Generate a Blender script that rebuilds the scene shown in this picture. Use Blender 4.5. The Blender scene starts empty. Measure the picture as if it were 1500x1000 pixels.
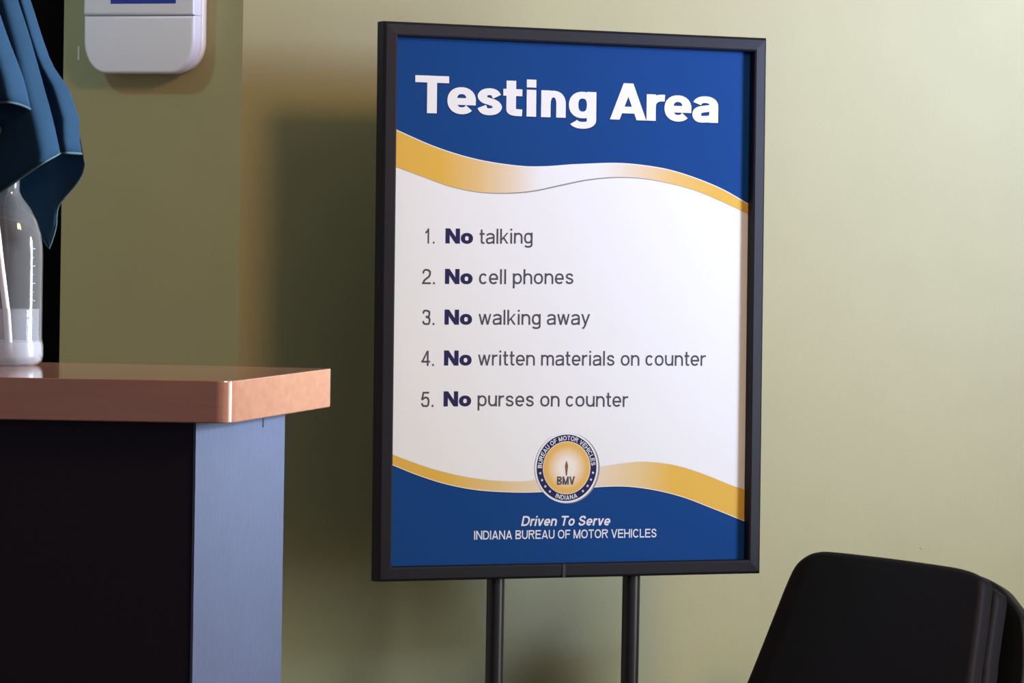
import bpy, bmesh, math, random
from mathutils import Vector, Matrix
random.seed(4)
S = bpy.context.scene
COL = S.collection
R_ = math.radians

# ------------------------------------------------------------------ camera
F = 5600.0
CAMZ = 1.22
cam_d = bpy.data.cameras.new('camera')
cam_d.sensor_width = 36.0
cam_d.lens = F / 1500.0 * 36.0
cam_d.clip_end = 60
cam = bpy.data.objects.new('camera', cam_d)
COL.objects.link(cam)
pitch, roll = math.atan(175.0 / F), R_(1.0)
fw = Vector((0, math.cos(pitch), -math.sin(pitch)))
up0 = Vector((0, math.sin(pitch), math.cos(pitch)))
rt0 = Vector((1, 0, 0))
upv = math.cos(roll) * up0 - math.sin(roll) * rt0
rtv = math.cos(roll) * rt0 + math.sin(roll) * up0
M = Matrix((rtv, upv, -fw)).transposed().to_4x4()
M.translation = Vector((0, 0, CAMZ))
cam.matrix_world = M
S.camera = cam

# ------------------------------------------------------------------ world, lights, exposure
S.view_settings.view_transform = 'Standard'
S.view_settings.look = 'None'
S.view_settings.gamma = 1.0
S.view_settings.exposure = 0.0
S.view_settings.use_curve_mapping = False
wd = bpy.data.worlds.new('world')
S.world = wd
wd.use_nodes = True
wd.node_tree.nodes['Background'].inputs[0].default_value = (1.0, 0.86, 0.92, 1)
wd.node_tree.nodes['Background'].inputs[1].default_value = 0.38

# room frame: the main wall runs along WU, its normal into the room is WN
YAW = R_(25)
WU = Vector((math.cos(YAW), math.sin(YAW), 0))
WN = Vector((math.sin(YAW), -math.cos(YAW), 0))
C0 = Vector((-0.39, 5.442, 0))          # outside corner of the main wall and the pier
def W(s, n, z): return C0 + WU * s + WN * n + Vector((0, 0, z))

def area(name, loc, target, sx, sy, power, color):
    l = bpy.data.lights.new(name, 'AREA'); l.shape = 'RECTANGLE'
    l.size, l.size_y, l.energy, l.color = sx, sy, power, color
    o = bpy.data.objects.new(name, l); COL.objects.link(o); o.location = loc
    o.rotation_euler = (Vector(target) - Vector(loc)).to_track_quat('-Z', 'Y').to_euler()
    return o
RIGHT_S = 2.60                              # the window wall
area('daylight', W(RIGHT_S + 0.16, 2.60, 1.32), W(RIGHT_S - 1, 2.50, 1.32), 1.25, 1.25, 94.5, (0.90, 1.00, 1.00))
area('daylight_low', W(RIGHT_S + 0.16, 2.60, 0.50), W(RIGHT_S - 1, 2.50, 0.50), 1.25, 0.55, 16.2, (1.00, 0.74, 0.61))
hi = area('upper_wall_fill', W(RIGHT_S + 0.15, 2.45, 1.85), W(1.50, 0.0, 1.72), 0.6, 0.6, 31.7, (0.46, 0.56, 1.00))  # added fill, aimed to brighten the upper right of the wall
hi.data.spread = R_(56)
beam = area('counter_end_fill', W(RIGHT_S + 0.15, 2.40, 1.40), (-0.28, 3.70, 1.12), 0.4, 0.5, 6.0, (0.80, 0.93, 1.0))  # added narrow beam that brightens the counter's end
beam.data.spread = R_(36)
beam2 = area('cloth_bottle_fill', W(RIGHT_S + 0.15, 2.50, 1.95), (-0.46, 3.76, 1.32), 0.4, 0.4, 7.0, (0.82, 0.93, 1.0))  # second added beam, for lit ridges on the cloth and bottle
beam2.data.spread = R_(19)
area('ceiling_downlight', W(0.50, 3.05, 2.62), W(0.35, 0.1, 1.2), 0.55, 0.55, 50.8, (1.00, 0.60, 0.33))
area('pier_downlight', (-1.62, 4.42, 2.60), (-0.55, 5.5, 1.3), 0.16, 0.16, 6.5, (0.42, 0.89, 1.00))

# ------------------------------------------------------------------ materials
def mat(name, col, rough=0.6, metal=0.0, spec=0.5, bump=0.0, bscale=200.0, var=0.0, vscale=6.0, coat=0.0):
    m = bpy.data.materials.new(name); m.use_nodes = True
    nt = m.node_tree; b = nt.nodes['Principled BSDF']
    b.inputs['Base Color'].default_value = (*col, 1)
    b.inputs['Roughness'].default_value = rough
    b.inputs['Metallic'].default_value = metal
    b.inputs['Specular IOR Level'].default_value = spec
    b.inputs['Coat Weight'].default_value = coat
    b.inputs['Coat Roughness'].default_value = 0.12
    tc = nt.nodes.new('ShaderNodeTexCoord')
    if var > 0:
        n = nt.nodes.new('ShaderNodeTexNoise'); n.inputs['Scale'].default_value = vscale
        n.inputs['Detail'].default_value = 4
        r = nt.nodes.new('ShaderNodeValToRGB')
        r.color_ramp.elements[0].position = 0.3; r.color_ramp.elements[1].position = 0.7
        r.color_ramp.elements[0].color = (*[c * (1 - var) for c in col], 1)
        r.color_ramp.elements[1].color = (*[min(1, c * (1 + var)) for c in col], 1)
        nt.links.new(tc.outputs['Object'], n.inputs['Vector'])
        nt.links.new(n.outputs['Fac'], r.inputs['Fac'])
        nt.links.new(r.outputs['Color'], b.inputs['Base Color'])
    if bump > 0:
        n2 = nt.nodes.new('ShaderNodeTexNoise'); n2.inputs['Scale'].default_value = bscale
        n2.inputs['Detail'].default_value = 3
        bp = nt.nodes.new('ShaderNodeBump'); bp.inputs['Strength'].default_value = bump
        bp.inputs['Distance'].default_value = 0.002
        nt.links.new(tc.outputs['Object'], n2.inputs['Vector'])
        nt.links.new(n2.outputs['Fac'], bp.inputs['Height'])
        nt.links.new(bp.outputs['Normal'], b.inputs['Normal'])
    return m

def wood_mat():
    m = mat('cherry_laminate', (0.29, 0.12, 0.08), rough=0.09, spec=0.75)
    nt = m.node_tree; b = nt.nodes['Principled BSDF']
    tc = nt.nodes.new('ShaderNodeTexCoord'); mp = nt.nodes.new('ShaderNodeMapping')
    mp.inputs['Scale'].default_value = (4, 30, 60)
    n = nt.nodes.new('ShaderNodeTexNoise'); n.inputs['Scale'].default_value = 2.0; n.inputs['Detail'].default_value = 6
    r = nt.nodes.new('ShaderNodeValToRGB')
    r.color_ramp.elements[0].position = 0.25; r.color_ramp.elements[1].position = 0.75
    r.color_ramp.elements[0].color = (0.265, 0.115, 0.078, 1); r.color_ramp.elements[1].color = (0.315, 0.15, 0.105, 1)
    nt.links.new(tc.outputs['Object'], mp.inputs['Vector']); nt.links.new(mp.outputs['Vector'], n.inputs['Vector'])
    nt.links.new(n.outputs['Fac'], r.inputs['Fac']); nt.links.new(r.outputs['Color'], b.inputs['Base Color'])
    return m

def clear_plastic(name, tint, milk, rough=0.05):
    """thin clear plastic: see-through, a little milky, with a glossy skin"""
    m = bpy.data.materials.new(name); m.use_nodes = True
    nt = m.node_tree; nt.nodes.clear()
    out = nt.nodes.new('ShaderNodeOutputMaterial')
    tr = nt.nodes.new('ShaderNodeBsdfTransparent'); tr.inputs[0].default_value = (*tint, 1)
    df = nt.nodes.new('ShaderNodeBsdfDiffuse'); df.inputs[0].default_value = (0.85, 0.86, 0.92, 1)
    tl = nt.nodes.new('ShaderNodeBsdfTranslucent'); tl.inputs[0].default_value = (0.85, 0.86, 0.92, 1)
    mx0 = nt.nodes.new('ShaderNodeMixShader'); mx0.inputs[0].default_value = 0.5
    mx1 = nt.nodes.new('ShaderNodeMixShader'); mx1.inputs[0].default_value = milk
    gl = nt.nodes.new('ShaderNodeBsdfGlossy'); gl.inputs['Roughness'].default_value = rough
    lw = nt.nodes.new('ShaderNodeLayerWeight'); lw.inputs['Blend'].default_value = 0.5
    pw = nt.nodes.new('ShaderNodeMath'); pw.operation = 'POWER'; pw.inputs[1].default_value = 4.0
    fr = nt.nodes.new('ShaderNodeMath'); fr.operation = 'MULTIPLY_ADD'; fr.inputs[1].default_value = 0.85; fr.inputs[2].default_value = 0.045
    nt.links.new(lw.outputs['Facing'], pw.inputs[0]); nt.links.new(pw.outputs[0], fr.inputs[0])
    mx2 = nt.nodes.new('ShaderNodeMixShader')
    L = nt.links.new
    L(df.outputs[0], mx0.inputs[1]); L(tl.outputs[0], mx0.inputs[2])
    L(tr.outputs[0], mx1.inputs[1]); L(mx0.outputs[0], mx1.inputs[2])
    L(fr.outputs[0], mx2.inputs[0]); L(mx1.outputs[0], mx2.inputs[1]); L(gl.outputs[0], mx2.inputs[2])
    L(mx2.outputs[0], out.inputs['Surface'])
    return m

def gold_ribbon_mat(name, stops):
    """printed ribbon: gold fading to white and back along the poster's width"""
    m = mat(name, (1, 1, 1), rough=0.6, spec=0.08)
    nt = m.node_tree; b = nt.nodes['Principled BSDF']
    tc = nt.nodes.new('ShaderNodeTexCoord'); sp = nt.nodes.new('ShaderNodeSeparateXYZ')
    mr = nt.nodes.new('ShaderNodeMapRange')
    mr.inputs['From Min'].default_value = -0.28; mr.inputs['From Max'].default_value = 0.28
    r = nt.nodes.new('ShaderNodeValToRGB')
    while len(r.color_ramp.elements) < len(stops): r.color_ramp.elements.new(0.5)
    for e, (p, c) in zip(r.color_ramp.elements, stops): e.position = p; e.color = (*c, 1)
    nt.links.new(tc.outputs['Object'], sp.inputs[0]); nt.links.new(sp.outputs['X'], mr.inputs['Value'])
    nt.links.new(mr.outputs[0], r.inputs['Fac']); nt.links.new(r.outputs['Color'], b.inputs['Base Color'])
    return m

PAINT = mat('olive_wall_paint', (0.40, 0.375, 0.20), rough=0.75, spec=0.25, bump=0.12, bscale=260, var=0.02, vscale=9)
CHIP = mat('bare_plaster', (0.75, 0.73, 0.62), rough=0.8)
CEIL = mat('white_ceiling', (0.5, 0.49, 0.45), rough=0.9, bump=0.3, bscale=80)
CARPET = mat('grey_carpet', (0.10, 0.095, 0.09), rough=0.95, spec=0.1, bump=0.8, bscale=400, var=0.2, vscale=60)
DOOR = mat('espresso_door', (0.006, 0.004, 0.0045), rough=0.9, spec=0.0, var=0.15, vscale=20)
WHITE_TRIM = mat('white_window_frame', (0.7, 0.7, 0.68), rough=0.4)
PANE = clear_plastic('window_glass', (0.97, 0.98, 0.98), 0.0)
WOOD = wood_mat()
NAVY = mat('dark_navy_panel', (0.008, 0.006, 0.016), rough=0.6, spec=0.2, bump=0.1, bscale=150)
BLUEGREY = mat('blue_grey_panel', (0.050, 0.062, 0.122), rough=0.6, spec=0.25, bump=0.3, bscale=120, var=0.05, vscale=25)
DARKMARK = mat('dark_scuff', (0.03, 0.03, 0.06), rough=0.8)
FRAME = mat('black_satin_frame', (0.008, 0.008, 0.013), rough=0.5, spec=0.20, bump=0.05, bscale=300)
POLE = mat('black_metal_pole', (0.010, 0.010, 0.014), rough=0.35, spec=0.5)
P_WHITE = mat('poster_white', (0.765, 0.80, 0.815), rough=0.6, spec=0.08)
P_BLUE = mat('poster_blue', (0.003, 0.049, 0.212), rough=0.6, spec=0.08)
P_EDGE = mat('poster_dark_blue', (0.006, 0.025, 0.11), rough=0.6, spec=0.08)
P_NAVY = mat('poster_navy', (0.020, 0.020, 0.085), rough=0.6, spec=0.08)
P_GREY = mat('poster_grey_ink', (0.075, 0.075, 0.105), rough=0.6, spec=0.08)
P_LINE = mat('poster_grey_line', (0.25, 0.25, 0.26), rough=0.6, spec=0.08)
P_PALE = mat('poster_pale', (0.70, 0.73, 0.82), rough=0.6, spec=0.08)
P_BROWN = mat('poster_torch_brown', (0.20, 0.11, 0.06), rough=0.6, spec=0.08)
GOLD = (0.69, 0.43, 0.075); CREAM = (0.72, 0.62, 0.48); WHT = (0.765, 0.80, 0.815)
P_TOP = gold_ribbon_mat('poster_gold_ribbon', [(0.0, GOLD), (0.14, GOLD), (0.24, (0.70, 0.50, 0.22)), (0.33, CREAM), (0.41, WHT), (0.56, WHT), (0.66, CREAM), (0.78, (0.72, 0.48, 0.16)), (0.90, GOLD)])
P_BOT = gold_ribbon_mat('poster_gold_swoosh', [(0.0, GOLD), (0.16, GOLD), (0.30, (0.70, 0.52, 0.24)), (0.42, CREAM), (0.50, WHT), (0.58, CREAM), (0.68, (0.70, 0.54, 0.28)), (0.78, GOLD), (1.0, GOLD)])
def seal_mat():
    m = mat('seal_gold_disc', GOLD, rough=0.6, spec=0.08)
    nt = m.node_tree; b = nt.nodes['Principled BSDF']
    tc = nt.nodes.new('ShaderNodeTexCoord'); mp = nt.nodes.new('ShaderNodeMapping')
    mp.inputs['Location'].default_value = (0.0068, 0, 0.2280)
    sep = nt.nodes.new('ShaderNodeSeparateXYZ'); cmb = nt.nodes.new('ShaderNodeCombineXYZ')
    ln = nt.nodes.new('ShaderNodeVectorMath'); ln.operation = 'LENGTH'
    r = nt.nodes.new('ShaderNodeValToRGB')
    mr = nt.nodes.new('ShaderNodeMapRange'); mr.inputs['From Max'].default_value = 0.036
    for e, (p, c) in zip(r.color_ramp.elements, [(0.32, (0.80, 0.76, 0.70)), (0.85, (0.70, 0.44, 0.12))]): e.position = p; e.color = (*c, 1)
    L = nt.links.new
    L(tc.outputs['Object'], mp.inputs[0]); L(mp.outputs[0], sep.inputs[0])
    L(sep.outputs['X'], cmb.inputs['X']); L(sep.outputs['Z'], cmb.inputs['Z'])
    L(cmb.outputs[0], ln.inputs[0]); L(ln.outputs['Value'], mr.inputs['Value']); L(mr.outputs[0], r.inputs['Fac'])
    L(r.outputs['Color'], b.inputs['Base Color'])
    return m
P_SEAL = seal_mat()
CLOTH = mat('teal_blue_cloth', (0.005, 0.023, 0.054), rough=0.85, spec=0.1, bump=0.08, bscale=700, var=0.10, vscale=30)
HEM = mat('teal_hem', (0.018, 0.045, 0.06), rough=0.7, spec=0.3)
BOTTLE = clear_plastic('clear_bottle_plastic', (0.93, 0.93, 0.96), 0.07, 0.05)
LIQUID = clear_plastic('clear_liquid', (0.90, 0.90, 0.95), 0.16, 0.05)
BASE = clear_plastic('milky_base_highlight', (0.93, 0.93, 0.96), 0.30, 0.05)  # extra milkiness stands in for white highlights low in the bottle
TUBE = mat('white_tube_plastic', (0.75, 0.75, 0.78), rough=0.35)
TICK = mat('printed_scale_ink', (0.02, 0.03, 0.09), rough=0.5)
DISP = mat('pale_grey_plastic', (0.84, 0.87, 0.98), rough=0.35, spec=0.5)
DISP2 = mat('off_white_plastic', (0.88, 0.87, 0.88), rough=0.3, spec=0.5)
SEAM = mat('seam_shadow_gap', (0.20, 0.20, 0.22), rough=0.6)
BLUELABEL = mat('royal_blue_label', (0.012, 0.040, 0.42), rough=0.35, spec=0.5)
LEATHER = mat('black_vinyl', (0.0062, 0.0045, 0.0080), rough=0.60, spec=0.17, bump=0.15, bscale=350)
SHELL = mat('black_chair_shell', (0.004, 0.004, 0.007), rough=0.45, spec=0.25)

# ------------------------------------------------------------------ object helpers
def link(name, bm, mats, parent=None, smooth=False, recalc=True):
    if recalc: bmesh.ops.recalc_face_normals(bm, faces=bm.faces[:])
    me = bpy.data.meshes.new(name); bm.to_mesh(me); bm.free()
    for m in (mats if isinstance(mats, (list, tuple)) else [mats]): me.materials.append(m)
    if smooth:
        for p in me.polygons: p.use_smooth = True
        try: me.set_sharp_from_angle(angle=R_(40))
        except Exception: pass
    o = bpy.data.objects.new(name, me); COL.objects.link(o)
    if parent is not None: o.parent = parent
    return o
def thing(name, label, cat, loc=(0, 0, 0), rot=None):
    o = bpy.data.objects.new(name, None); COL.objects.link(o); o.empty_display_size = 0.1
    o.location = loc
    if rot is not None: o.rotation_euler = rot
    o['label'] = label; o['category'] = cat
    return o
def structure(o):
    o['kind'] = 'structure'; return o
def frame_matrix(origin, X, Y, Z):
    m = Matrix((X, Y, Z)).transposed().to_4x4(); m.translation = Vector(origin); return m
def xf(bm, m): bmesh.ops.transform(bm, matrix=m, verts=bm.verts[:])
def add_box(bm, x0, x1, y0, y1, z0, z1, bev=0.0, seg=2):
    t = bmesh.new()
    r = bmesh.ops.create_cube(t, size=1)
    for v in t.verts: v.co = Vector((x0 + (v.co.x + .5) * (x1 - x0), y0 + (v.co.y + .5) * (y1 - y0), z0 + (v.co.z + .5) * (z1 - z0)))
    if bev > 0: bmesh.ops.bevel(t, geom=t.edges[:], offset=bev, segments=seg, profile=0.5, affect='EDGES')
    merge(bm, t)
def merge(bm, t):
    me = bpy.data.meshes.new('tmp'); t.to_mesh(me); t.free(); bm.from_mesh(me); bpy.data.meshes.remove(me)
def add_prism(bm, pts, z0, z1, bev=0.0, seg=2):
    t = bmesh.new()
    f = t.faces.new([t.verts.new((p[0], p[1], z0)) for p in pts])
    g = bmesh.ops.extrude_face_region(t, geom=[f])
    for v in [e for e in g['geom'] if isinstance(e, bmesh.types.BMVert)]: v.co.z = z1
    bmesh.ops.recalc_face_normals(t, faces=t.faces[:])
    if bev > 0: bmesh.ops.bevel(t, geom=t.edges[:], offset=bev, segments=seg, profile=0.5, affect='EDGES')
    merge(bm, t)
def add_lathe(bm, prof, n=48, c=(0, 0, 0)):
    rings = []
    for r, z in prof:
        if r < 1e-6: rings.append([bm.verts.new((c[0], c[1], c[2] + z))])
        else: rings.append([bm.verts.new((c[0] + r * math.cos(2 * math.pi * k / n), c[1] + r * math.sin(2 * math.pi * k / n), c[2] + z)) for k in range(n)])
    for a, b in zip(rings, rings[1:]):
        for k in range(n):
            k2 = (k + 1) % n
            if len(a) == 1 and len(b) == 1: continue
            if len(a) == 1: bm.faces.new((a[0], b[k], b[k2]))
            elif len(b) == 1: bm.faces.new((a[k], a[k2], b[0]))
            else: bm.faces.new((a[k], a[k2], b[k2], b[k]))
def add_tube(bm, pts, r, n=12, closed_ends=True):
    pts = [Vector(p) for p in pts]
    rings = []; prev = None
    for i, p in enumerate(pts):
        d = (pts[min(i + 1, len(pts) - 1)] - pts[max(i - 1, 0)]).normalized()
        a = prev if prev is not None else (Vector((0, 0, 1)) if abs(d.z) < 0.9 else Vector((1, 0, 0)))
        x = (a - d * a.dot(d)).normalized(); y = d.cross(x); prev = x
        rr = r[i] if isinstance(r, (list, tuple)) else r
        rings.append([bm.verts.new(p + rr * (x * math.cos(2 * math.pi * k / n) + y * math.sin(2 * math.pi * k / n))) for k in range(n)])
    for a, b in zip(rings, rings[1:]):
        for k in range(n): bm.faces.new((a[k], a[(k + 1) % n], b[(k + 1) % n], b[k]))
    if closed_ends:
        bm.faces.new(rings[0][::-1]); bm.faces.new(rings[-1])
def catmull(P, n=8, closed=False):
    out = []; m = len(P)
    rng = range(m if closed else m - 1)
    for i in rng:
        p0 = P[(i - 1) % m] if closed else P[max(i - 1, 0)]
        p1 = P[i]; p2 = P[(i + 1) % m]
        p3 = P[(i + 2) % m] if closed else P[min(i + 2, m - 1)]
        for k in range(n):
            t = k / n
            out.append(tuple(0.5 * ((2 * b) + (-a + c) * t + (2 * a - 5 * b + 4 * c - d) * t * t + (-a + 3 * b - 3 * c + d) * t ** 3) for a, b, c, d in zip(p0, p1, p2, p3)))
    if not closed: out.append(tuple(P[-1]))
    return out

# ------------------------------------------------------------------ the room
CEIL_Z = 2.70
bm = bmesh.new(); add_box(bm, -3.2, 4.6, -1.2, 8.0, -0.08, 0.0); structure(link('floor', bm, CARPET))
bm = bmesh.new(); add_box(bm, -3.2, 4.6, -1.2, 8.0, CEIL_Z, CEIL_Z + 0.08); structure(link('ceiling', bm, CEIL))

WM = frame_matrix(C0, WU, -WN, Vector((0, 0, 1)))         # local: x along the wall, y into the wall, z up
bm = bmesh.new(); add_box(bm, 0.0, RIGHT_S + 0.12, 0.0, 0.12, 0.0, CEIL_Z)
o = structure(link('wall_back', bm, [PAINT])); o.matrix_world = WM
# a filled nail hole, slightly proud of the paint
bm = bmesh.new()
bmesh.ops.create_uvsphere(bm, u_segments=16, v_segments=8, radius=0.006)
for v in bm.verts: v.co = Vector((v.co.x * 0.6, v.co.y * 0.14, v.co.z * 0.45))
nd = Vector((0.6415, 5.9233, 0.7258)); dl = WM.inverted() @ nd
xf(bm, Matrix.Translation((dl.x, 0.0, dl.z)))
hole = link('filled_nail_hole', bm, PAINT, o, smooth=True)

# the window wall, with an opening
bm = bmesh.new()
WIN = (1.90, 3.30, 0.20, 2.20)                             # along n, and z
add_box(bm, 0, 0.12, -6.0, -WIN[1], 0, CEIL_Z); add_box(bm, 0, 0.12, -WIN[0], 0.0, 0, CEIL_Z)
add_box(bm, 0, 0.12, -WIN[1], -WIN[0], 0, WIN[2]); add_box(bm, 0, 0.12, -WIN[1], -WIN[0], WIN[3], CEIL_Z)
o = structure(link('wall_right', bm, PAINT)); o.matrix_world = WM @ Matrix.Translation((RIGHT_S, 0, 0))
bm = bmesh.new()
b = 0.045
add_box(bm, 0.02, 0.09, -WIN[1], -WIN[1] + b, WIN[2], WIN[3], 0.004); add_box(bm, 0.02, 0.09, -WIN[0] - b, -WIN[0], WIN[2], WIN[3], 0.004)
add_box(bm, 0.02, 0.09, -WIN[1], -WIN[0], WIN[2], WIN[2] + b, 0.004); add_box(bm, 0.02, 0.09, -WIN[1], -WIN[0], WIN[3] - b, WIN[3], 0.004)
o = structure(link('window_1', bm, WHITE_TRIM)); o.matrix_world = WM @ Matrix.Translation((RIGHT_S, 0, 0))
bm = bmesh.new(); add_box(bm, 0.05, 0.056, -WIN[1] + b, -WIN[0] - b, WIN[2] + b, WIN[3] - b)
link('window_pane', bm, PANE, o)

# the pier on the other side of the corner, turned the other way, then a dark door
PT = Vector((math.cos(R_(-22)), math.sin(R_(-22)), 0))
PN = Vector((math.sin(R_(-22)), -math.cos(R_(-22)), 0))
PM = frame_matrix(C0, PT, -PN, Vector((0, 0, 1)))          # local: x along the pier (negative to the west), y into it
PW = 0.288
bm = bmesh.new()
add_prism(bm, [(-PW, 0), (0, 0), (-0.10, 0.10), (-PW, 0.10)], 0, CEIL_Z)
add_box(bm, -PW - 0.95, -PW, 0.0, 0.10, 2.08, CEIL_Z)
add_box(bm, -PW - 2.4, -PW - 0.95, 0.0, 0.10, 0, CEIL_Z)
pier = structure(link('wall_left', bm, PAINT)); pier.matrix_world = PM
bm = bmesh.new()
add_box(bm, -0.2645, -0.2615, -0.0008, 0.001, 1.443, 1.463)
link('paint_chip', bm, CHIP, pier)
bm = bmesh.new()
add_box(bm, -PW - 0.948, -PW - 0.002, 0.03, 0.075, 0.004, 2.078, 0.003)
door = structure(link('door_1', bm, DOOR)); door.matrix_world = PM

# ------------------------------------------------------------------ counter
ct = thing('counter', 'reception counter with wood laminate top, dark front and blue-grey end panel', 'counter', (-0.55, 3.66, 0))
def rel(pts, o): return [(p[0] - o[0], p[1] - o[1]) for p in pts]
CO = (-0.55, 3.66)
cap = [(-1.45, 3.487), (-0.268, 3.492)]
Fc, Bc = Vector((-0.2565, 3.495)), Vector((-0.180, 3.835))
dend = (Bc - Fc).normalized()
rr = 0.016
for k in range(7):                                         # the rounded front corner
    t = k / 6; p0 = Vector((Fc.x - rr, 3.4935)); p1 = Fc; p2 = Fc + dend * rr
    q = (1 - t) ** 2 * p0 + 2 * t * (1 - t) * p1 + t * t * p2; cap.append((q.x, q.y))
cap += [(Bc.x - 0.0012, Bc.y - 0.004), (Bc.x - 0.004, Bc.y), (-0.47, 3.866), (-1.45, 3.90)]
bm = bmesh.new(); add_prism(bm, rel(cap, CO), 1.0312, 1.07, 0.0012, 2)
link('countertop', bm, WOOD, ct)
# carcass: dark front, painted end
Fb = Vector((-0.2885, 3.506)); Bb = Vector((-0.2235, 3.786)); db = (Bb - Fb).normalized(); nb_ = Vector((db.y, -db.x))
th = 0.003
Fi, Bi = Fb - nb_ * th, Bb - nb_ * th
bm = bmesh.new(); add_prism(bm, rel([(-1.43, 3.503), (Fi.x - 0.0005, Fi.y + 0.0015), (Bi.x, Bi.y), (-1.43, 3.79)], CO), 0.0, 1.0312)
link('front_panel', bm, NAVY, ct)
bm = bmesh.new(); add_prism(bm, rel([Fi, Fb, Bb, Bi], CO), 0.0, 1.0312, 0.0007, 2)
ep = link('end_panel', bm, BLUEGREY, ct)
q = Fb + db * 0.210 + nb_ * 0.0002
bm = bmesh.new()
add_prism(bm, rel([q, q + db * 0.004, q + db * 0.004 + nb_ * 0.0006, q + nb_ * 0.0006], CO), 1.0165, 1.0285)
link('scuff_mark', bm, DARKMARK, ep)

# ------------------------------------------------------------------ lettering: stroke glyphs with an elliptical pen
X = 0.725; DESC = -0.28
WID = {'a': .70, 'c': .66, 'e': .72, 'g': .70, 'h': .70, 'i': .20, 'k': .68, 'l': .20, 'm': 1.06, 'n': .70, 'o': .74, 'p': .72, 'r': .44,
       's': .66, 't': .40, 'u': .70, 'v': .70, 'w': 1.0, 'y': .70, '1': .62, '2': .70, '3': .70, '4': .74, '5': .70, '.': .20,
       'A': .95, 'B': .86, 'C': .96, 'D': .92, 'E': .84, 'F': .78, 'H': .92, 'I': .20, 'L': .72, 'M': 1.06, 'N': .92, 'O': 1.02,
       'R': .94, 'S': .86, 'T': .84, 'U': .90, 'V': .94, ' ': .26}
HEAVY = {'a': .84, 'c': .82, 'e': .84, 'g': .84, 'i': .36, 'n': .82, 'o': .86, 'r': .58, 's': .78, 't': .58, 'T': 1.0, 'A': 1.10, 'N': 1.02, ' ': .30}
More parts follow.
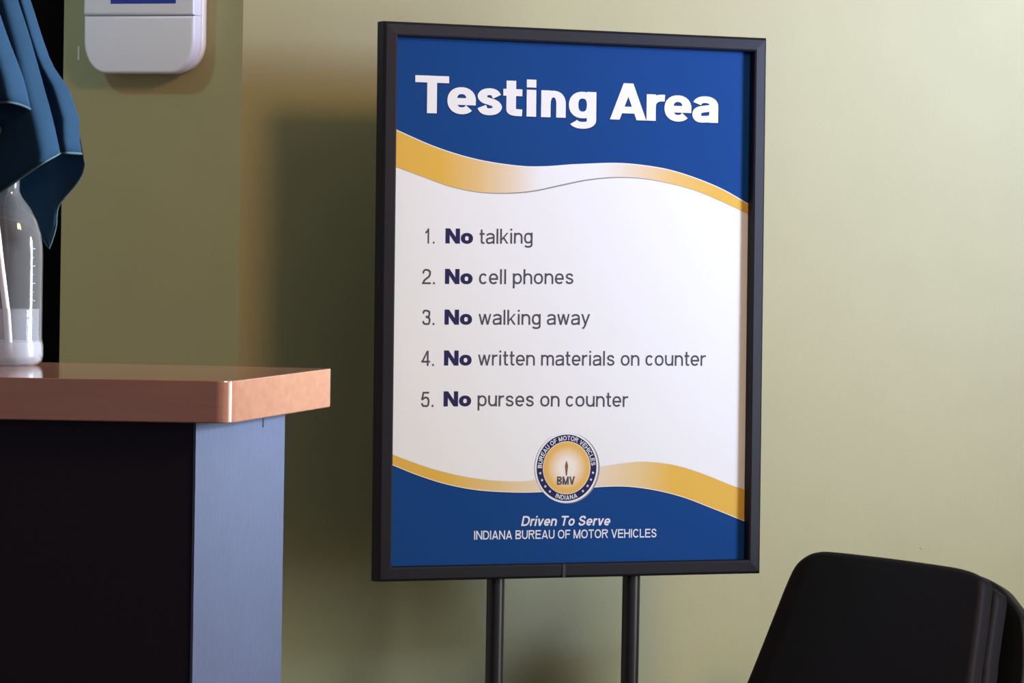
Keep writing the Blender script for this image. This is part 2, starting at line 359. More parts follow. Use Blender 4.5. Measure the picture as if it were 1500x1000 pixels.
def glyph(ch, w, wx, wy):
    """list of ('S', pts, closed) strokes and ('P', pts) polygons in units of the cap height"""
    L, R, mid = wx / 2, w - wx / 2, w / 2
    st = []
    def S_(pts, closed=False): st.append(('S', pts, closed))
    def Pg(pts): st.append(('P', pts))
    def arc(cx, cy, rx, ry, a0, a1, n=22, e=2.25):
        o = []
        for k in range(n + 1):
            t = R_(a0 + (a1 - a0) * k / n); c, s = math.cos(t), math.sin(t)
            o.append((cx + rx * math.copysign(abs(c) ** (2 / e), c), cy + ry * math.copysign(abs(s) ** (2 / e), s)))
        return o
    def bar(x0, y0, x1, y1, ww=None):                         # slanted stem with level ends
        h = (ww or wx) / 2 * 1.04
        Pg([(x0 - h, y0), (x0 + h, y0), (x1 + h, y1), (x1 - h, y1)])
    def stem(x, y0, y1): Pg([(x - wx / 2, y0), (x + wx / 2, y0), (x + wx / 2, y1), (x - wx / 2, y1)])
    def hbar(x0, x1, y): Pg([(x0, y - wy / 2), (x1, y - wy / 2), (x1, y + wy / 2), (x0, y + wy / 2)])
    tx, b0 = X - wy / 2, wy / 2
    rx = (R - L) / 2; ryx = (X - wy) / 2
    T1 = 1 - wy / 2
    if ch == 'o': S_(arc(mid, X / 2, rx, ryx, 0, 360)[:-1], True)
    elif ch == 'c': S_(arc(mid, X / 2, rx, ryx, 38, 322))
    elif ch == 'e':
        S_(arc(mid, X / 2, rx, ryx, 0, 318)); hbar(L, R + wx * .48, X / 2 - wy * .12)
    elif ch == 'a':
        S_(arc(mid, X - wy / 2 - .17, rx, .17, 165, 0, 14) + [(R, X * .5), (R, X * .3)]); stem(R, 0, X * .55)
        S_(catmull([(R, X * .56), (mid, X * .52), (L + rx * .18, X * .45), (L, X * .28), (L + rx * .25, b0 * 1.1), (mid * .95, b0), (R - rx * .25, X * .17), (R, X * .34)], 5))
    elif ch == 'g':
        S_(arc(mid, X / 2, rx, ryx, 0, 360)[:-1], True); stem(R, -.06, X)
        S_([(R, 0.02), (R, -.06)] + arc(mid, DESC + wy / 2 + .14, rx, .14, 0, -160, 14))
    elif ch == 'p':
        S_(arc(mid, X / 2, rx, ryx, 0, 360)[:-1], True); stem(L, DESC, X)
    elif ch in 'nh':
        stem(L, 0, 1 if ch == 'h' else X); ry = .27; S_([(L, X * .38)] + arc(mid, tx - ry, rx, ry, 180, 0, 16) + [(R, 0)])
    elif ch == 'm':
        stem(L, 0, X); r2 = (mid - L) / 2
        S_([(L, X * .4)] + arc(L + r2, tx - .22, r2, .22, 180, 0, 14) + [(mid, 0)])
        S_([(mid, X * .4)] + arc(mid + r2, tx - .22, r2, .22, 180, 0, 14) + [(R, 0)])
    elif ch == 'u':
        stem(R, 0, X); S_([(L, X)] + arc(mid, b0 + .27, rx, .27, 180, 360, 16) + [(R, X * .6)])
    elif ch == 'r':
        stem(L, 0, X); S_([(L, X * .42)] + arc(L + (w - L) * .86, tx - .25, (w - L) * .86, .25, 180, 82, 12))
    elif ch == 'i': stem(mid, 0, X); Pg([(mid - wx / 2, 1 - max(wx * .75, .13)), (mid + wx / 2, 1 - max(wx * .75, .13)), (mid + wx / 2, 1), (mid - wx / 2, 1)])
    elif ch in 'lI': stem(mid, 0, 1)
    elif ch == 'k': stem(L, 0, 1); bar(L + .02, X * .32, w - wx * .6, X); bar(w - wx * .55, 0, L + (R - L) * .36, X * .58)
    elif ch in 'sS':
        h = X if ch == 's' else 1.0
        P = [(.96, .76), (.78, .95), (.5, 1), (.2, .94), (.06, .76), (.2, .59), (.5, .51), (.82, .42), (.97, .24), (.82, .06), (.5, 0), (.18, .05), (.02, .25)]
        S_(catmull([(L + p[0] * (R - L), b0 + p[1] * (h - wy)) for p in P], 5))
    elif ch == 't':
        c = w * .42; S_([(c, .95), (c, .22)] + catmull([(c, .22), (c + .04, b0 + .02), (w, b0)], 6)[1:]); hbar(0, w, X - wy / 2)
    elif ch == 'v': bar(mid, 0, L * .9, X); bar(mid, 0, w - L * .9, X)
    elif ch == 'V': bar(mid, 0, L * .9, 1); bar(mid, 0, w - L * .9, 1)
    elif ch == 'w':
        q = w * .28
        for x0, x1 in ((q, L * .9), (q, mid), (w - q, mid), (w - q, w - L * .9)): bar(x0, 0, x1, X, wx * .92)
    elif ch == 'y':
        bar(mid, 0, L * .9, X); bar(mid - .12, DESC * .62, w - L * .9, X); S_(catmull([(mid - .11, DESC * .60), (mid - .18, DESC + wy * .6), (L * 1.2, DESC + wy / 2)], 5))
    elif ch == '.': stem(mid, 0, max(wx, .13))
    elif ch == '1': stem(w * .60, 0, 1); S_([(w * .60, .96), (w * .42, .80), (w * .16, .70)])
    elif ch == '2': S_(catmull([(L, .70), (L + rx * .3, .90), (mid, T1), (R - rx * .1, .86), (R, .70), (R - rx * .3, .50), (L + rx * .45, .26), (L, b0)], 6)); hbar(0, w, b0)
    elif ch == '3':
        S_(catmull([(L, .74), (L + rx * .3, .92), (mid, T1), (R - rx * .2, .88), (R - rx * .1, .72), (R - rx * .35, .57), (mid - .04, .53)], 6))
        S_(catmull([(mid - .04, .53), (R - rx * .2, .46), (R, .28), (R - rx * .3, .08), (mid, b0), (L + rx * .3, .09), (L, .26)], 6))
    elif ch == '4': stem(w * .74, 0, 1); hbar(0, w, .28); bar(wx * .5, .25, w * .74 - wx * .1, 1)
    elif ch == '5': hbar(w * .2, w * .94, T1); bar(L, .46, w * .2 + L, 1); S_(catmull([(L, .47), (mid, .62), (R - rx * .2, .55), (R, .32), (R - rx * .3, .08), (mid, b0), (L + rx * .3, .08), (L, .25)], 6))
    elif ch == 'T': stem(mid, 0, 1); hbar(0, w, T1)
    elif ch == 'A': bar(L * .95, 0, mid, 1); bar(w - L * .95, 0, mid, 1); hbar(w * .22, w * .78, .27)
    elif ch == 'N': stem(L, 0, 1); stem(R, 0, 1); bar(R, 0, L, 1, wx * 1.05)
    elif ch == 'M': stem(L, 0, 1); stem(R, 0, 1); bar(mid, 0, L, 1); bar(mid, 0, R, 1)
    elif ch == 'H': stem(L, 0, 1); stem(R, 0, 1); hbar(L, R, .52)
    elif ch == 'E': stem(L, 0, 1); hbar(0, w, b0); hbar(0, w * .94, .52); hbar(0, w, T1)
    elif ch == 'F': stem(L, 0, 1); hbar(0, w * .90, .50); hbar(0, w, T1)
    elif ch == 'L': stem(L, 0, 1); hbar(0, w, b0)
    elif ch == 'O': S_(arc(mid, .5, rx, (1 - wy) / 2, 0, 360, 30)[:-1], True)
    elif ch == 'C': S_(arc(mid, .5, rx, (1 - wy) / 2, 36, 324, 28))
    elif ch == 'D': stem(L, 0, 1); S_([(L, T1)] + arc(R - .42, .5, .42, (1 - wy) / 2, 90, -90, 18) + [(L, b0)])
    elif ch == 'U': S_([(L, 1)] + arc(mid, b0 + .32, rx, .32, 180, 360, 18) + [(R, 1)])
    elif ch in 'RB':
        stem(L, 0, 1); S_([(L, T1)] + arc(R - .26, .76 - wy * .02, .24, .24 - wy * .48, 90, -90, 14) + [(L, .52)])
        if ch == 'R': bar(w - wx * .55, 0, w * .55, .50)
        else: S_([(L, .52)] + arc(R - .26, .26 + wy * .02, .26, .26 - wy * .48, 90, -90, 14) + [(L, b0)])
    return st
def stroke_polys(pts, closed, wx, wy):
    n = len(pts); offs = []
    for i in range(n):
        a = pts[(i - 1) % n] if (closed or i > 0) else pts[i]
        b = pts[(i + 1) % n] if (closed or i < n - 1) else pts[i]
        dx, dy = b[0] - a[0], b[1] - a[1]; l = math.hypot(dx, dy) or 1
        offs.append((-dy / l * wx / 2, dx / l * wy / 2))
    out = []
    for i in range(n if closed else n - 1):
        j = (i + 1) % n; p, q, a, b = pts[i], pts[j], offs[i], offs[j]
        out.append([(p[0] + a[0], p[1] + a[1]), (p[0] - a[0], p[1] - a[1]), (q[0] - b[0], q[1] - b[1]), (q[0] + b[0], q[1] + b[1])])
    return out
def char_polys(ch, w, wx, wy):
    out = []
    for g in glyph(ch, w, wx, wy):
        out += [g[1]] if g[0] == 'P' else stroke_polys(g[1], g[2], wx, wy)
    return out
def layout(text, wx, wy, gap, heavy=False):
    x = 0; res = []
    for ch in text:
        w = (HEAVY if heavy else WID).get(ch, WID.get(ch))
        if ch != ' ': res.append((x, char_polys(ch, w, wx, wy), w))
        x += w + gap
    return res, x - gap
def text_polys(text, u0, u1, v0, cap_h, wx, wy, gap=.13, heavy=False, shear=0.0, v1=None):
    res, tot = layout(text, wx, wy, gap, heavy)
    k = (u1 - u0) / tot; out = []
    for x, polys, w in res:
        for pl in polys:
            q = []
            for px, py in pl:
                u = u0 + (x + px) * k + shear * py * cap_h
                vb = v0 if v1 is None else v0 + (v1 - v0) * (x + px) / tot
                q.append((u, vb + py * cap_h))
            out.append(q)
    return out
def ring_text(text, c, r, h, a_mid, span, wx, wy, gap=.18, inward=False):
    """letters standing on a circle; span in degrees, read clockwise along the top or anticlockwise along the foot"""
    res, tot = layout(text, wx, wy, gap)
    out = []
    for x, polys, w in res:
        f = (x + w / 2) / tot - .5
        a = R_(a_mid - f * span) if not inward else R_(a_mid + f * span)
        kx = R_(span) * r / tot
        for pl in polys:
            q = []
            for px, py in pl:
                lx, ly = (px - w / 2) * kx, (py - .5) * h
                if inward: ex, ey = (-math.sin(a), math.cos(a)), (-math.cos(a), -math.sin(a))
                else: ex, ey = (math.sin(a), -math.cos(a)), (math.cos(a), math.sin(a))
                q.append((c[0] + r * math.cos(a) + ex[0] * lx + ey[0] * ly, c[1] + r * math.sin(a) + ex[1] * lx + ey[1] * ly))
            out.append(q)
    return out

HEAD = [('T', 0, .108), ('e', .103, .195), ('s', .197, .281), ('t', .283, .345), ('i', .358, .392), ('n', .407, .488), ('g', .498, .589),
        ('A', .636, .755), ('r', .757, .818), ('e', .817, .909), ('a', .912, 1.0)]
def head_polys(u0, u1, v0, cap_h, wx, wy):
    k = u1 - u0; unit = k / 9.1; out = []
    for ch, a, b in HEAD:
        w = (b - a) * 9.1
        for pl in char_polys(ch, w, wx if ch not in 'ae' else wx * .97, wy):
            out.append([(u0 + a * k + px * unit, v0 + py * cap_h) for px, py in pl])
    return out

# ------------------------------------------------------------------ sign on its stand
SGN = Vector((0.0899, 5.3023, 0))
sign = thing('sign_stand', 'floor sign stand headed Testing Area, blue white and gold poster in a black frame', 'sign',
             SGN, (0, 0, YAW))
# local frame of the sign: x along it, y into the wall, z up; the framed board leans back a little
LEAN, RO, ZC = 0.02067, -0.003431, 1.1081
BOARD = Matrix.Translation((0, 0, ZC)) @ Matrix.Rotation(-LEAN, 4, 'X') @ Matrix.Rotation(-RO, 4, 'Y')
FWD, FHT, DEP = 0.590, 0.760, 0.025
prof = [(0.000, DEP), (0.000, 0.0045), (0.0012, 0.0022), (0.0035, 0.0010), (0.0170, 0.0), (0.0192, 0.0010), (0.0200, 0.0030), (0.0200, 0.0165), (0.0110, 0.0165), (0.0110, DEP)]
bm = bmesh.new()
cor = [(-1, 1), (1, 1), (1, -1), (-1, -1)]
rings = [[bm.verts.new((sx * (FWD / 2 - d), y, sz * (FHT / 2 - d))) for sx, sz in cor] for d, y in prof]
for a, b_ in zip(rings, rings[1:] + rings[:1]):
    for k in range(4): bm.faces.new((a[k], a[(k + 1) % 4], b_[(k + 1) % 4], b_[k]))
frame = link('sign_frame', bm, FRAME, sign); frame.matrix_local = BOARD
bm = bmesh.new(); add_box(bm, -0.0185, -0.0135, -0.0006, 0.004, -FHT / 2 + 0.0004, -FHT / 2 + 0.0195, 0.0005)
link('frame_joint', bm, POLE, frame)
bm = bmesh.new(); add_box(bm, -FWD / 2 + 0.010, FWD / 2 - 0.010, 0.0170, 0.0235, -FHT / 2 + 0.010, FHT / 2 - 0.010)
bk = link('backing_board', bm, POLE, sign); bk.matrix_local = BOARD

# the poster: printed shapes laid in thin layers
PY = 0.0150
PMATS = [P_WHITE, P_BLUE, P_EDGE, P_NAVY, P_GREY, P_LINE, P_PALE, P_TOP, P_BOT, P_SEAL, P_BROWN]
bm = bmesh.new()
def lay(polys, mi, level):
    for i_, pl in enumerate(polys):
        y = PY - 0.00016 * level - 5e-6 * (i_ % 25)
        try:
            f = bm.faces.new([bm.verts.new((u, y, v)) for u, v in pl]); f.material_index = mi
            f.normal_update()
            if f.normal.y > 0: f.normal_flip()
        except ValueError: pass
def strip_between(A, B): return [[A[i], A[i + 1], B[i + 1], B[i]] for i in range(len(A) - 1)]
def curve_at(P, n=70, x0=-0.279, x1=0.279):
    C = catmull(P, 10); out = []
    for k in range(n + 1):
        x = x0 + (x1 - x0) * k / n
        if x <= C[0][0]: a, b = C[0], C[3]
        elif x >= C[-1][0]: a, b = C[-4], C[-1]
        else:
            for a, b in zip(C, C[1:]):
                if a[0] <= x <= b[0]: break
        out.append((x, a[1] + (b[1] - a[1]) * (x - a[0]) / (b[0] - a[0])))
    return out
TU = [(-0.2708, 0.2338), (-0.2097, 0.2113), (-0.1479, 0.1962), (-0.0857, 0.1891), (-0.044, 0.1894), (-0.002, 0.1931), (0.0616, 0.1967), (0.1044, 0.1951), (0.1475, 0.1897), (0.191, 0.1788), (0.2348, 0.1636), (0.2769, 0.1433)]
TL = [(-0.2702, 0.1837), (-0.2295, 0.1709), (-0.1885, 0.1588), (-0.1474, 0.1523), (-0.106, 0.1517), (-0.0644, 0.1557), (-0.0226, 0.1646), (0.0194, 0.1732), (0.0618, 0.1776), (0.1046, 0.1771), (0.1477, 0.1712), (0.1912, 0.1615), (0.2351, 0.1462), (0.2771, 0.1297)]
BU = [(-0.2685, -0.2083), (-0.2245, -0.2236), (-0.1835, -0.2344), (-0.1423, -0.2419), (-0.1008, -0.2456), (-0.0592, -0.2449), (-0.0047, -0.2355), (0.046, -0.2268), (0.0886, -0.2214), (0.1186, -0.2204), (0.1619, -0.2254), (0.2055, -0.2373), (0.2495, -0.2532), (0.2782, -0.2624)]
BL = [(-0.2684, -0.2232), (-0.2325, -0.2366), (-0.1915, -0.2489), (-0.1504, -0.2568), (-0.109, -0.2606), (-0.059, -0.2619), (-0.017, -0.2597), (0.0464, -0.2554), (0.0891, -0.2554), (0.1321, -0.2609), (0.1755, -0.271), (0.2193, -0.2861), (0.2789, -0.3079)]
cTU, cTL, cBU, cBL = map(curve_at, (TU, TL, BU, BL))
lay([[(-0.279, -0.364), (0.279, -0.364), (0.279, 0.364), (-0.279, 0.364)]], 0, 0)
lay(strip_between([(x, 0.364) for x, _ in cTU], cTU), 1, 1)
lay(strip_between(cBL, [(x, -0.364) for x, _ in cBL]), 1, 1)
lay(strip_between(cTU, cTL), 7, 1)
lay(strip_between(cBU, cBL), 8, 1)
off = lambda P, f: [(x, v + f(x)) for x, v in P]
pk = lambda x, c, w: math.exp(-((x - c) / w) ** 2)
lay(strip_between(cTL, off(cTL, lambda x: -0.0003 - 0.0016 * pk(x, -0.02, 0.13))), 5, 2)           # thin shade line under the upper ribbon
lay(strip_between(off(cTU, lambda x: 0.0008), off(cTU, lambda x: -0.0006)), 0, 2)
lay(strip_between(off(cBU, lambda x: 0.0007), off(cBU, lambda x: -0.0003)), 6, 2)
lay(strip_between(cBL, off(cBL, lambda x: -0.0012)), 2, 2)
lay(strip_between(off(cBL, lambda x: 0.0010), cBL), 0, 2)
# headline with its dark edge
tw, th_ = .285, .185
for du, dv in ((0.0012, -0.0014), (-0.0007, -0.0008), (0.0010, 0.0004)):
    lay(head_polys(-0.2428 + du, 0.2248 + du, 0.2579 + dv, 0.0512, tw, th_), 2, 2)
lay(head_polys(-0.2428, 0.2248, 0.2579, 0.0512, tw, th_), 0, 3)
# the five rules
rules = [('1.', -.2262, -.2108, .0800, 'talking', -.0631, .0827), ('2.', -.2288, -.2095, .0246, 'cell phones', .0007, .0274),
         ('3.', -.2281, -.2095, -.0311, 'walking away', .0269, -.0291), ('4.', -.2288, -.2095, -.0871, 'written materials on counter', .2100, -.0856),
         ('5.', -.2284, -.2095, -.1431, 'purses on counter', .0879, -.1435)]
for num, a, b_, v, words_, e, v1 in rules:
    lay(text_polys(num, a, b_, v, 0.0207, .135, .122, .17), 4, 2)
    lay(text_polys('No', -.1948, -.1535, v + .0006, 0.0207, .295, .215, .07, True), 3, 2)
    lay(text_polys(words_, -.1435, e, v + .0008, 0.0207, .135, .122, .135, v1=v1), 4, 2)
# the foot lines
lay(text_polys('Driven To Serve', -.0755, .0610, -.3080, 0.0138, .20, .17, .10, shear=.22, v1=-.3092), 6, 2)
lay(text_polys('INDIANA BUREAU OF MOTOR VEHICLES', -.1468, .1352, -.3258, 0.0122, .17, .15, .13, v1=-.3270), 6, 2)
# the round seal
SC = (-0.0068, -0.2280)
def disc(c, r, n=64): return [[(c[0] + r * math.cos(2 * math.pi * k / n), c[1] + r * math.sin(2 * math.pi * k / n)) for k in range(n)]]
lay(disc((SC[0] + .0022, SC[1] - .0006), 0.0492), 5, 3)
lay(disc(SC, 0.0490), 6, 4)
lay(disc(SC, 0.0482), 0, 5)
lay(disc(SC, 0.0462), 3, 6)
lay(disc(SC, 0.0368), 0, 7)
lay(disc(SC, 0.0360), 9, 8)
lay(ring_text('BUREAU OF MOTOR VEHICLES', SC, 0.0414, 0.0064, 92, 176, .20, .17), 6, 7)
lay(ring_text('INDIANA', SC, 0.0414, 0.0064, 270, 46, .20, .17, inward=True), 6, 7)
for ad in (190, 204, 218, 232, -10, -24, -38, -52):
    a = R_(ad); c = (SC[0] + .0414 * math.cos(a), SC[1] + .0414 * math.sin(a))
    lay([[(c[0] + (.0024 if k % 2 == 0 else .0010) * math.sin(k * math.pi / 5), c[1] + (.0024 if k % 2 == 0 else .0010) * math.cos(k * math.pi / 5)) for k in range(10)]], 6, 7)
# the torch with rays and the letters below it
tc_ = (SC[0] - .0005, SC[1] - .002)
lay([[(tc_[0] - .0009, tc_[1] - .009), (tc_[0] + .0009, tc_[1] - .009), (tc_[0] + .0022, tc_[1] + .003), (tc_[0] - .0022, tc_[1] + .003)]], 10, 9)
lay([[(tc_[0] - .0026, tc_[1] + .003), (tc_[0] + .0026, tc_[1] + .003), (tc_[0] + .0018, tc_[1] + .0072), (tc_[0], tc_[1] + .0125), (tc_[0] - .0018, tc_[1] + .0072)]], 10, 9)
for k in range(12):
    a = R_(15 + k * 30)
    if abs(math.sin(a) + 1) < .3: continue
    p = (tc_[0] + .014 * math.cos(a), tc_[1] + .006 + .014 * math.sin(a)); e = (tc_[0] + .022 * math.cos(a), tc_[1] + .006 + .022 * math.sin(a))
    nx, ny = -math.sin(a) * .0002, math.cos(a) * .0002
    lay([[(p[0] + nx, p[1] + ny), (p[0] - nx, p[1] - ny), (e[0] - nx, e[1] - ny), (e[0] + nx, e[1] + ny)]], 8, 9)
lay(text_polys('BMV', SC[0] - .0150, SC[0] + .0125, SC[1] - .0235, 0.0115, .24, .19, .10), 4, 9)
pst = link('poster', bm, PMATS, sign, recalc=False); pst.matrix_local = BOARD

# two poles into a base plate
for x in (-0.1075, 0.1025):
    bm = bmesh.new()
    add_lathe(bm, [(0.0, 0.010), (0.0125, 0.010), (0.0125, 0.745), (0.0, 0.745)], 24, (x, 0.0215, 0))
    link('pole', bm, POLE, sign, smooth=True)
bm = bmesh.new(); add_box(bm, -0.18, 0.18, -0.12, 0.16, 0.0, 0.011, 0.003); link('base_plate', bm, POLE, sign)

# ------------------------------------------------------------------ dispenser on the pier
dsp = thing('hand_sanitizer_dispenser', 'pale grey hand sanitizer dispenser with blue label on the narrow olive wall', 'dispenser')
DS, DZ = -0.1480, 1.4222                       # centre along the pier, and its lower edge
dsp.matrix_world = PM @ Matrix.Translation((DS, 0, DZ))
def outline(w, h0, h1, rb, taper=0.0, n=9):
    """closed outline in x,z: broad rounded lower corners, smaller upper ones"""
    P = []
    hw = w / 2
    for k in range(n + 1):
        a = R_(180 + 90 * k / n); P.append((-hw + rb[0] + rb[0] * math.cos(a), h0 + rb[1] + rb[1] * math.sin(a)))
    for k in range(n + 1):
        a = R_(270 + 90 * k / n); P.append((hw - rb[0] + rb[0] * math.cos(a), h0 + rb[1] + rb[1] * math.sin(a)))
    if taper is not None:
        for k in range(n + 1):
            a = R_(90 * k / n); P.append((hw - .02 + .02 * math.cos(a), h1 - .02 + .02 * math.sin(a)))
        for k in range(n + 1):
            a = R_(90 + 90 * k / n); P.append((-hw + .02 + .02 * math.cos(a), h1 - .02 + .02 * math.sin(a)))
    else: P += [(hw, h1), (-hw, h1)]
    return P
def slab(P, y0, y1, bev, seg=3):
    t = bmesh.new()
    f = t.faces.new([t.verts.new((x, y0, z)) for x, z in P])
    g = bmesh.ops.extrude_face_region(t, geom=[f])
    vs = [e for e in g['geom'] if isinstance(e, bmesh.types.BMVert)]
    for v in vs: v.co.y = y1
    bmesh.ops.recalc_face_normals(t, faces=t.faces[:])
    if bev:
        ed = [e for e in t.edges if all(abs(v.co.y - y1) < 1e-6 for v in e.verts)]
        bmesh.ops.bevel(t, geom=ed, offset=bev, segments=seg, profile=0.5, affect='EDGES')
    return t
link('back_plate', slab(outline(.181, 0.003, .270, (.038, .042)), 0.0, -0.014, 0.003), DISP2, dsp, smooth=True)
link('lower_cover', slab(outline(.177, 0.0, .0825, (.036, .048), None), -0.0145, -0.036, 0.005, 5), DISP, dsp, smooth=True)
bm = slab([(-.0885, .0832), (.0885, .0832)] + [(.0885, .25), (.07, .272), (-.07, .272), (-.0885, .25)], -0.0145, -0.0385, 0.005, 5)
up_ = link('upper_cover', bm, DISP, dsp, smooth=True)
bm = bmesh.new(); add_box(bm, -.082, .082, -.031, -.016, .0815, .0845); link('cover_seam', bm, SEAM, dsp)
bm = bmesh.new(); add_box(bm, -.0435, .0605, -.0394, -.0378, .0995, .185, .0005); link('blue_label', bm, BLUELABEL, up_)

# ------------------------------------------------------------------ bottle on the counter
BX, BY, BZ = -0.5035, 3.779, 1.07
bt = thing('spray_bottle', 'clear plastic bottle on the counter under the blue cloth', 'bottle', (BX, BY, BZ))
bp_ = [(0, .004), (.028, .0035), (.031, 0), (.0345, .0008), (.0385, .004), (.0400, .010), (.0398, .020), (.0385, .027), (.0385, .108), (.0380, .118), (.0362, .130), (.0320, .143), (.0250, .156), (.0170, .166), (.0145, .172), (.0145, .190)]
bm = bmesh.new(); add_lathe(bm, bp_, 112)
for v in bm.verts:                                      # shallow flutes added so the highlights break into strips
    a = math.atan2(v.co.y, v.co.x); r = math.hypot(v.co.x, v.co.y)
    k = max(0, min(1, (v.co.z - .022) / .012)) * max(0, min(1, (.125 - v.co.z) / .02))
    if r > .03:
        f = 1 - .022 * k * (.5 + .5 * math.cos(14 * a)); v.co.x *= f; v.co.y *= f
link('bottle_body', bm, BOTTLE, bt, smooth=True)
bm = bmesh.new(); add_lathe(bm, [(0, .0055), (.030, .0055), (.0355, .009), (.0368, .020), (.0355, .030), (.0355, .0562), (0, .0562)], 48); link('bottle_contents', bm, LIQUID, bt, smooth=True)
bm = bmesh.new(); add_lathe(bm, [(0, .0042), (.027, .0040), (.0312, .0012), (.0344, .0018), (.0376, .0055), (.0388, .0105), (.0384, .019), (.0374, .0235), (.0370, .0235), (.0372, .018), (.0360, .0085), (.030, .0050), (0, .0050)], 56); link('bottle_base', bm, BASE, bt, smooth=True)
bm = bmesh.new(); add_tube(bm, [(-.010, -.006, .185), (-.007, -.010, .14), (.000, -.014, .09), (.006, -.016, .050), (.009, -.016, .012)], .0035, 12); link('dip_tube', bm, TUBE, bt, smooth=True)
bm = bmesh.new()
add_lathe(bm, [(0, .186), (.0175, .186), (.0175, .212), (.012, .218), (.012, .232), (0, .232)], 32)
add_box(bm, -.030, .012, -.009, .009, .228, .255, .004); add_box(bm, -.036, -.030, -.004, .004, .238, .248, .001); add_box(bm, -.026, -.020, -.006, .006, .200, .230, .002)
link('spray_head', bm, TUBE, bt)
bm = bmesh.new()
for k in range(11):
    z = .030 + k * .0085
    a0, a1 = R_(-38), R_(-38 + (5 if k % 2 else 8)); r = .0387
    for i in range(3):
        t0 = a0 + (a1 - a0) * i / 3; t1 = a0 + (a1 - a0) * (i + 1) / 3
        bm.faces.new([bm.verts.new((r * math.cos(t), r * math.sin(t), zz)) for t, zz in ((t0, z), (t1, z), (t1, z + .0010), (t0, z + .0010))])
link('graduation_marks', bm, TICK, bt)

# ------------------------------------------------------------------ cloth hanging in pleats over the bottle
cl = thing('draped_cloth', 'dark teal-blue cloth hanging in pleats over the clear bottle', 'cloth', (BX, BY, BZ + 0.03))
def cp(px, py, d):
    """a point of the cloth, from hanging units (1493 to the metre) measured beside the bottle"""
    h = 532 - py
    return Vector(((px - 5 - .0138 * h) / 1493.0, d, h / 1493.0 - 0.03))
def poly_at(P, t):
    ds = [0]
    for a, b in zip(P, P[1:]): ds.append(ds[-1] + math.hypot(b[0] - a[0], b[1] - a[1]))
    x = t * ds[-1]
    for i in range(len(P) - 1):
        if x <= ds[i + 1] + 1e-9:
            k = (x - ds[i]) / max(ds[i + 1] - ds[i], 1e-9); return (P[i][0] + (P[i + 1][0] - P[i][0]) * k, P[i][1] + (P[i + 1][1] - P[i][1]) * k)
    return P[-1]
AP = -330
def sheet(bm, left, right, bottom, dl, dm, dr, hem_bm=None, na=40, nb=34, pw=1.7, pk_=.8, hem_r=.0013, curl=0.010):
    """one pleat: left and right run downwards, bottom runs left to right; dl/dm/dr = depth at the left, middle and ridge"""
    left = [(-72, AP)] + left; right = [(-60, AP)] + right
    l_s, r_s, b_s = catmull(left, 6), catmull(right, 6), catmull(bottom, 6)
    T = lambda a: (left[0][0] + (right[0][0] - left[0][0]) * a, AP)
    rows = []
    for j in range(nb + 1):
        b = j / nb; Lb, Rb = poly_at(l_s, b), poly_at(r_s, b); row = []
        for i in range(na + 1):
            a = i / na; Ta, Ba = T(a), poly_at(b_s, a)
            p = [(1 - a) * Lb[q] + a * Rb[q] + (1 - b) * Ta[q] + b * Ba[q]
                 - ((1 - a) * (1 - b) * left[0][q] + a * (1 - b) * right[0][q] + (1 - a) * b * bottom[0][q] + a * b * bottom[-1][q]) for q in (0, 1)]
            amp = min(1.0, 0.15 + 1.1 * b)
            d = dl + (dm - dl) * min(a, pk_) / pk_ + (dr - dm) * max(0, (a - pk_ + .06) / (1.06 - pk_)) ** pw
            d += 0.0010 * math.sin(a * 9 + b * 5) * b
            row.append(cp(p[0], p[1], d * amp))
        end = row[-1].copy()
        for k, (ox, od) in enumerate(((-.0012, .003), (-.0055, .006), (-.014, curl))): row.append(end + Vector((ox * min(1, .2 + b), od, 0)))
        rows.append(row)
    V = [[bm.verts.new(p) for p in r] for r in rows]
    for j in range(nb):
        for i in range(len(V[0]) - 1): bm.faces.new((V[j][i], V[j][i + 1], V[j + 1][i + 1], V[j + 1][i]))
    if hem_bm is not None: add_tube(hem_bm, rows[-1][:na + 2], hem_r, 8)
bm = bmesh.new(); hb = bmesh.new()
sheet(bm, [(-112, 0), (-112, 148)], [(-22, -90), (3, 0), (21, 52), (44, 113), (54, 156)], [(-112, 148), (-40, 152), (5, 149), (28, 148), (44, 151), (54, 156)], -.040, -.078, -.046, hb, pk_=.87)
sheet(bm, [(-100, 0), (-70, 328)], [(2, -90), (31, 0), (49, 55), (66, 115), (80, 165), (88, 200), (92, 219)], [(-70, 338), (-30, 310), (0, 289), (30, 266), (62, 242), (84, 226), (92, 219)], -.018, -.040, -.016, hb, pk_=.91)
sheet(bm, [(0, 0), (28, 110), (44, 224)], [(14, -90), (45, 0), (60, 48), (76, 90), (98, 122), (108, 150), (115, 170), (114, 190), (118, 218)], [(44, 224), (70, 220), (95, 218), (118, 218)], .004, -.004, .018, hb, pk_=.78)
sheet(bm, [(-110, 0), (-100, 300)], [(12, -90), (41, 0), (56, 48), (72, 90), (93, 124), (108, 168), (117, 212), (121, 234)], [(-100, 305), (0, 318), (40, 330), (62, 356), (66, 362), (76, 330), (77, 312), (80, 297), (90, 283), (104, 267), (116, 250), (121, 234)], .040, .044, .030, hb, na=44, curl=.004, hem_r=.0010)
cloth = link('cloth_sheet', bm, CLOTH, cl, smooth=True, recalc=False)
sol = cloth.modifiers.new('thickness', 'SOLIDIFY'); sol.thickness = 0.0016; sol.offset = 0
link('hem', hb, HEM, cl, smooth=True)
bm = bmesh.new(); bmesh.ops.create_uvsphere(bm, u_segments=20, v_segments=10, radius=.0075)
for v in bm.verts: v.co = Vector((v.co.x, v.co.y * .4, v.co.z)) + cp(0, 187, -.036)
link('snap_button', bm, HEM, cl, smooth=True)

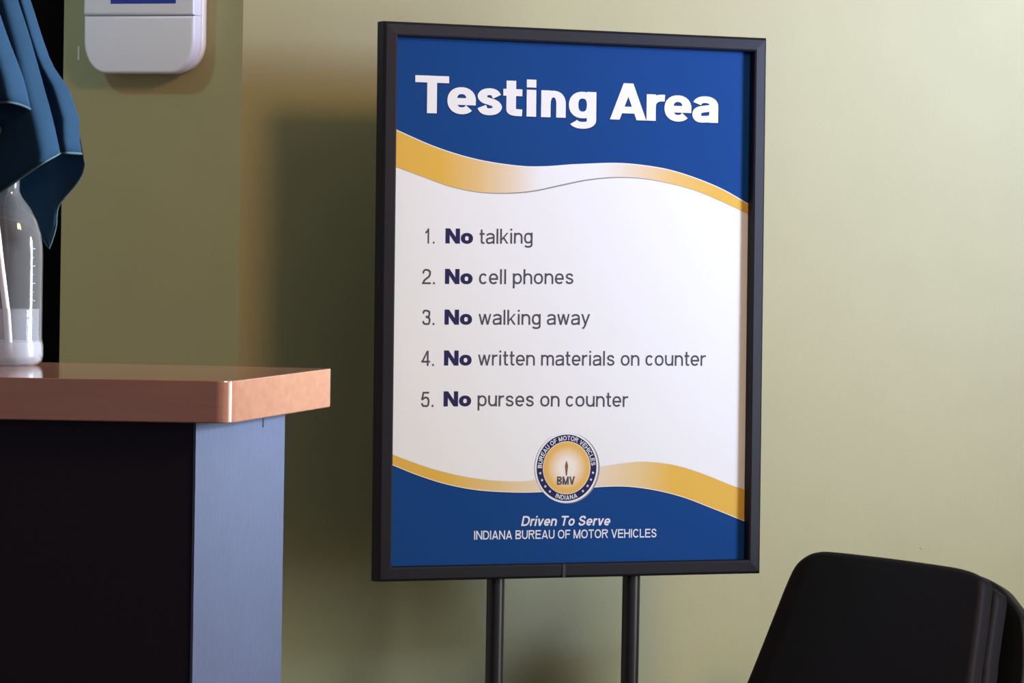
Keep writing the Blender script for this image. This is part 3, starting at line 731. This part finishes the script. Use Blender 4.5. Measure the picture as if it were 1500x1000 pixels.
# ------------------------------------------------------------------ chair
az, rc = R_(40), R_(20)
chr_ = thing('chair', 'black padded chair with reclined layered backrest standing before the sunlit olive wall', 'chair', (0.36, 5.10, 0))
n_ = Vector((-math.sin(az), -math.cos(az), 0)); w_ = Vector((math.cos(az), -math.sin(az), 0))
u_ = Vector((0, 0, math.cos(rc))) - n_ * math.sin(rc); nn = w_.cross(u_)
KC = 5.38 / 4.75
P0 = Vector((0.4721 * KC, 5.38, 1.22 + (0.8119 - 1.22) * KC)) - Vector((0.36, 5.10, 0))
CM = frame_matrix(P0, w_, -nn, u_)                      # local: x across the backrest, y behind it, z up along it
PA = [(-0.198, -0.285), (-0.1900, -0.25), (-0.1723, -0.1793), (-0.1546, -0.088), (-0.1457, -0.0423), (-0.1381, -0.0191), (-0.1256, -0.0064), (-0.1093, 0.0002), (-0.0835, 0.002), (0.0, 0.0), (0.0821, -0.0037), (0.1128, -0.0067), (0.1330, -0.0119), (0.1435, -0.0199), (0.1480, -0.0456), (0.1517, -0.08), (0.1554, -0.1227), (0.1578, -0.1482), (0.162, -0.23), (0.166, -0.285)]
PB = [(-0.16, -0.28), (-0.13, -0.05), (-0.11, -0.022), (-0.08, -0.016), (0.0, -0.012), (0.1000, -0.0145), (0.1241, -0.0173), (0.1397, -0.0204), (0.1500, -0.0309), (0.1538, -0.0698), (0.1574, -0.1128), (0.1607, -0.1384), (0.168, -0.28)]
PC = [(-0.175, -0.30), (-0.15, -0.09), (-0.135, -0.04), (-0.11, -0.008), (-0.07, 0.006), (0.0, 0.010), (0.06, 0.0085), (0.0946, 0.0035), (0.1217, -0.0065), (0.1408, -0.0209), (0.1554, -0.034), (0.1662, -0.0480), (0.178, -0.085), (0.186, -0.14), (0.191, -0.30)]
def panel(P, y0, y1, bev):
    P = catmull(P, 4)
    t = slab(P, y1, y0, bev, 4)
    return t
def chairpart(name, t, m):
    xf(t, CM @ Matrix.Scale(KC, 4)); return link(name, t, m, chr_, smooth=True)
chairpart('front_cushion', panel(PA, 0.0, 0.026, 0.009), LEATHER)
chairpart('rear_cushion', panel(PB, 0.0285, 0.055, 0.008), LEATHER)
chairpart('back_shell', panel(PC, 0.074, 0.098, 0.005), SHELL)
bm = bmesh.new(); add_box(bm, -.10, .10, .050, .080, -.27, -.09, .004); chairpart('back_bracket', bm, SHELL)
sd = n_                                               # the seat runs forward of the back
SB = P0 + u_ * (-0.335)                                # foot of the backrest
SM = frame_matrix((SB.x, SB.y, 0), w_, -sd, Vector((0, 0, 1)))
bm = bmesh.new(); add_box(bm, -.185, .195, -.44, .03, .395, .452, .02, 4); xf(bm, SM); link('seat', bm, LEATHER, chr_, smooth=True)
for sx in (-1, 1):
    for yf, yt in ((-.40, -.36), (.09, .02)):
        bm = bmesh.new(); add_tube(bm, [(sx * .180, yf, 0.0), (sx * .165, yt, .40)], .0125, 14); xf(bm, SM); link('leg', bm, SHELL, chr_, smooth=True)
for sx in (-1, 1):
    bm = bmesh.new(); add_tube(bm, [(sx * .12, .0, .425), (sx * .12, .075, .43), (sx * .115, .125, .50), (sx * .11, .155, .58)], .011, 12); xf(bm, SM); link('back_support', bm, SHELL, chr_, smooth=True)
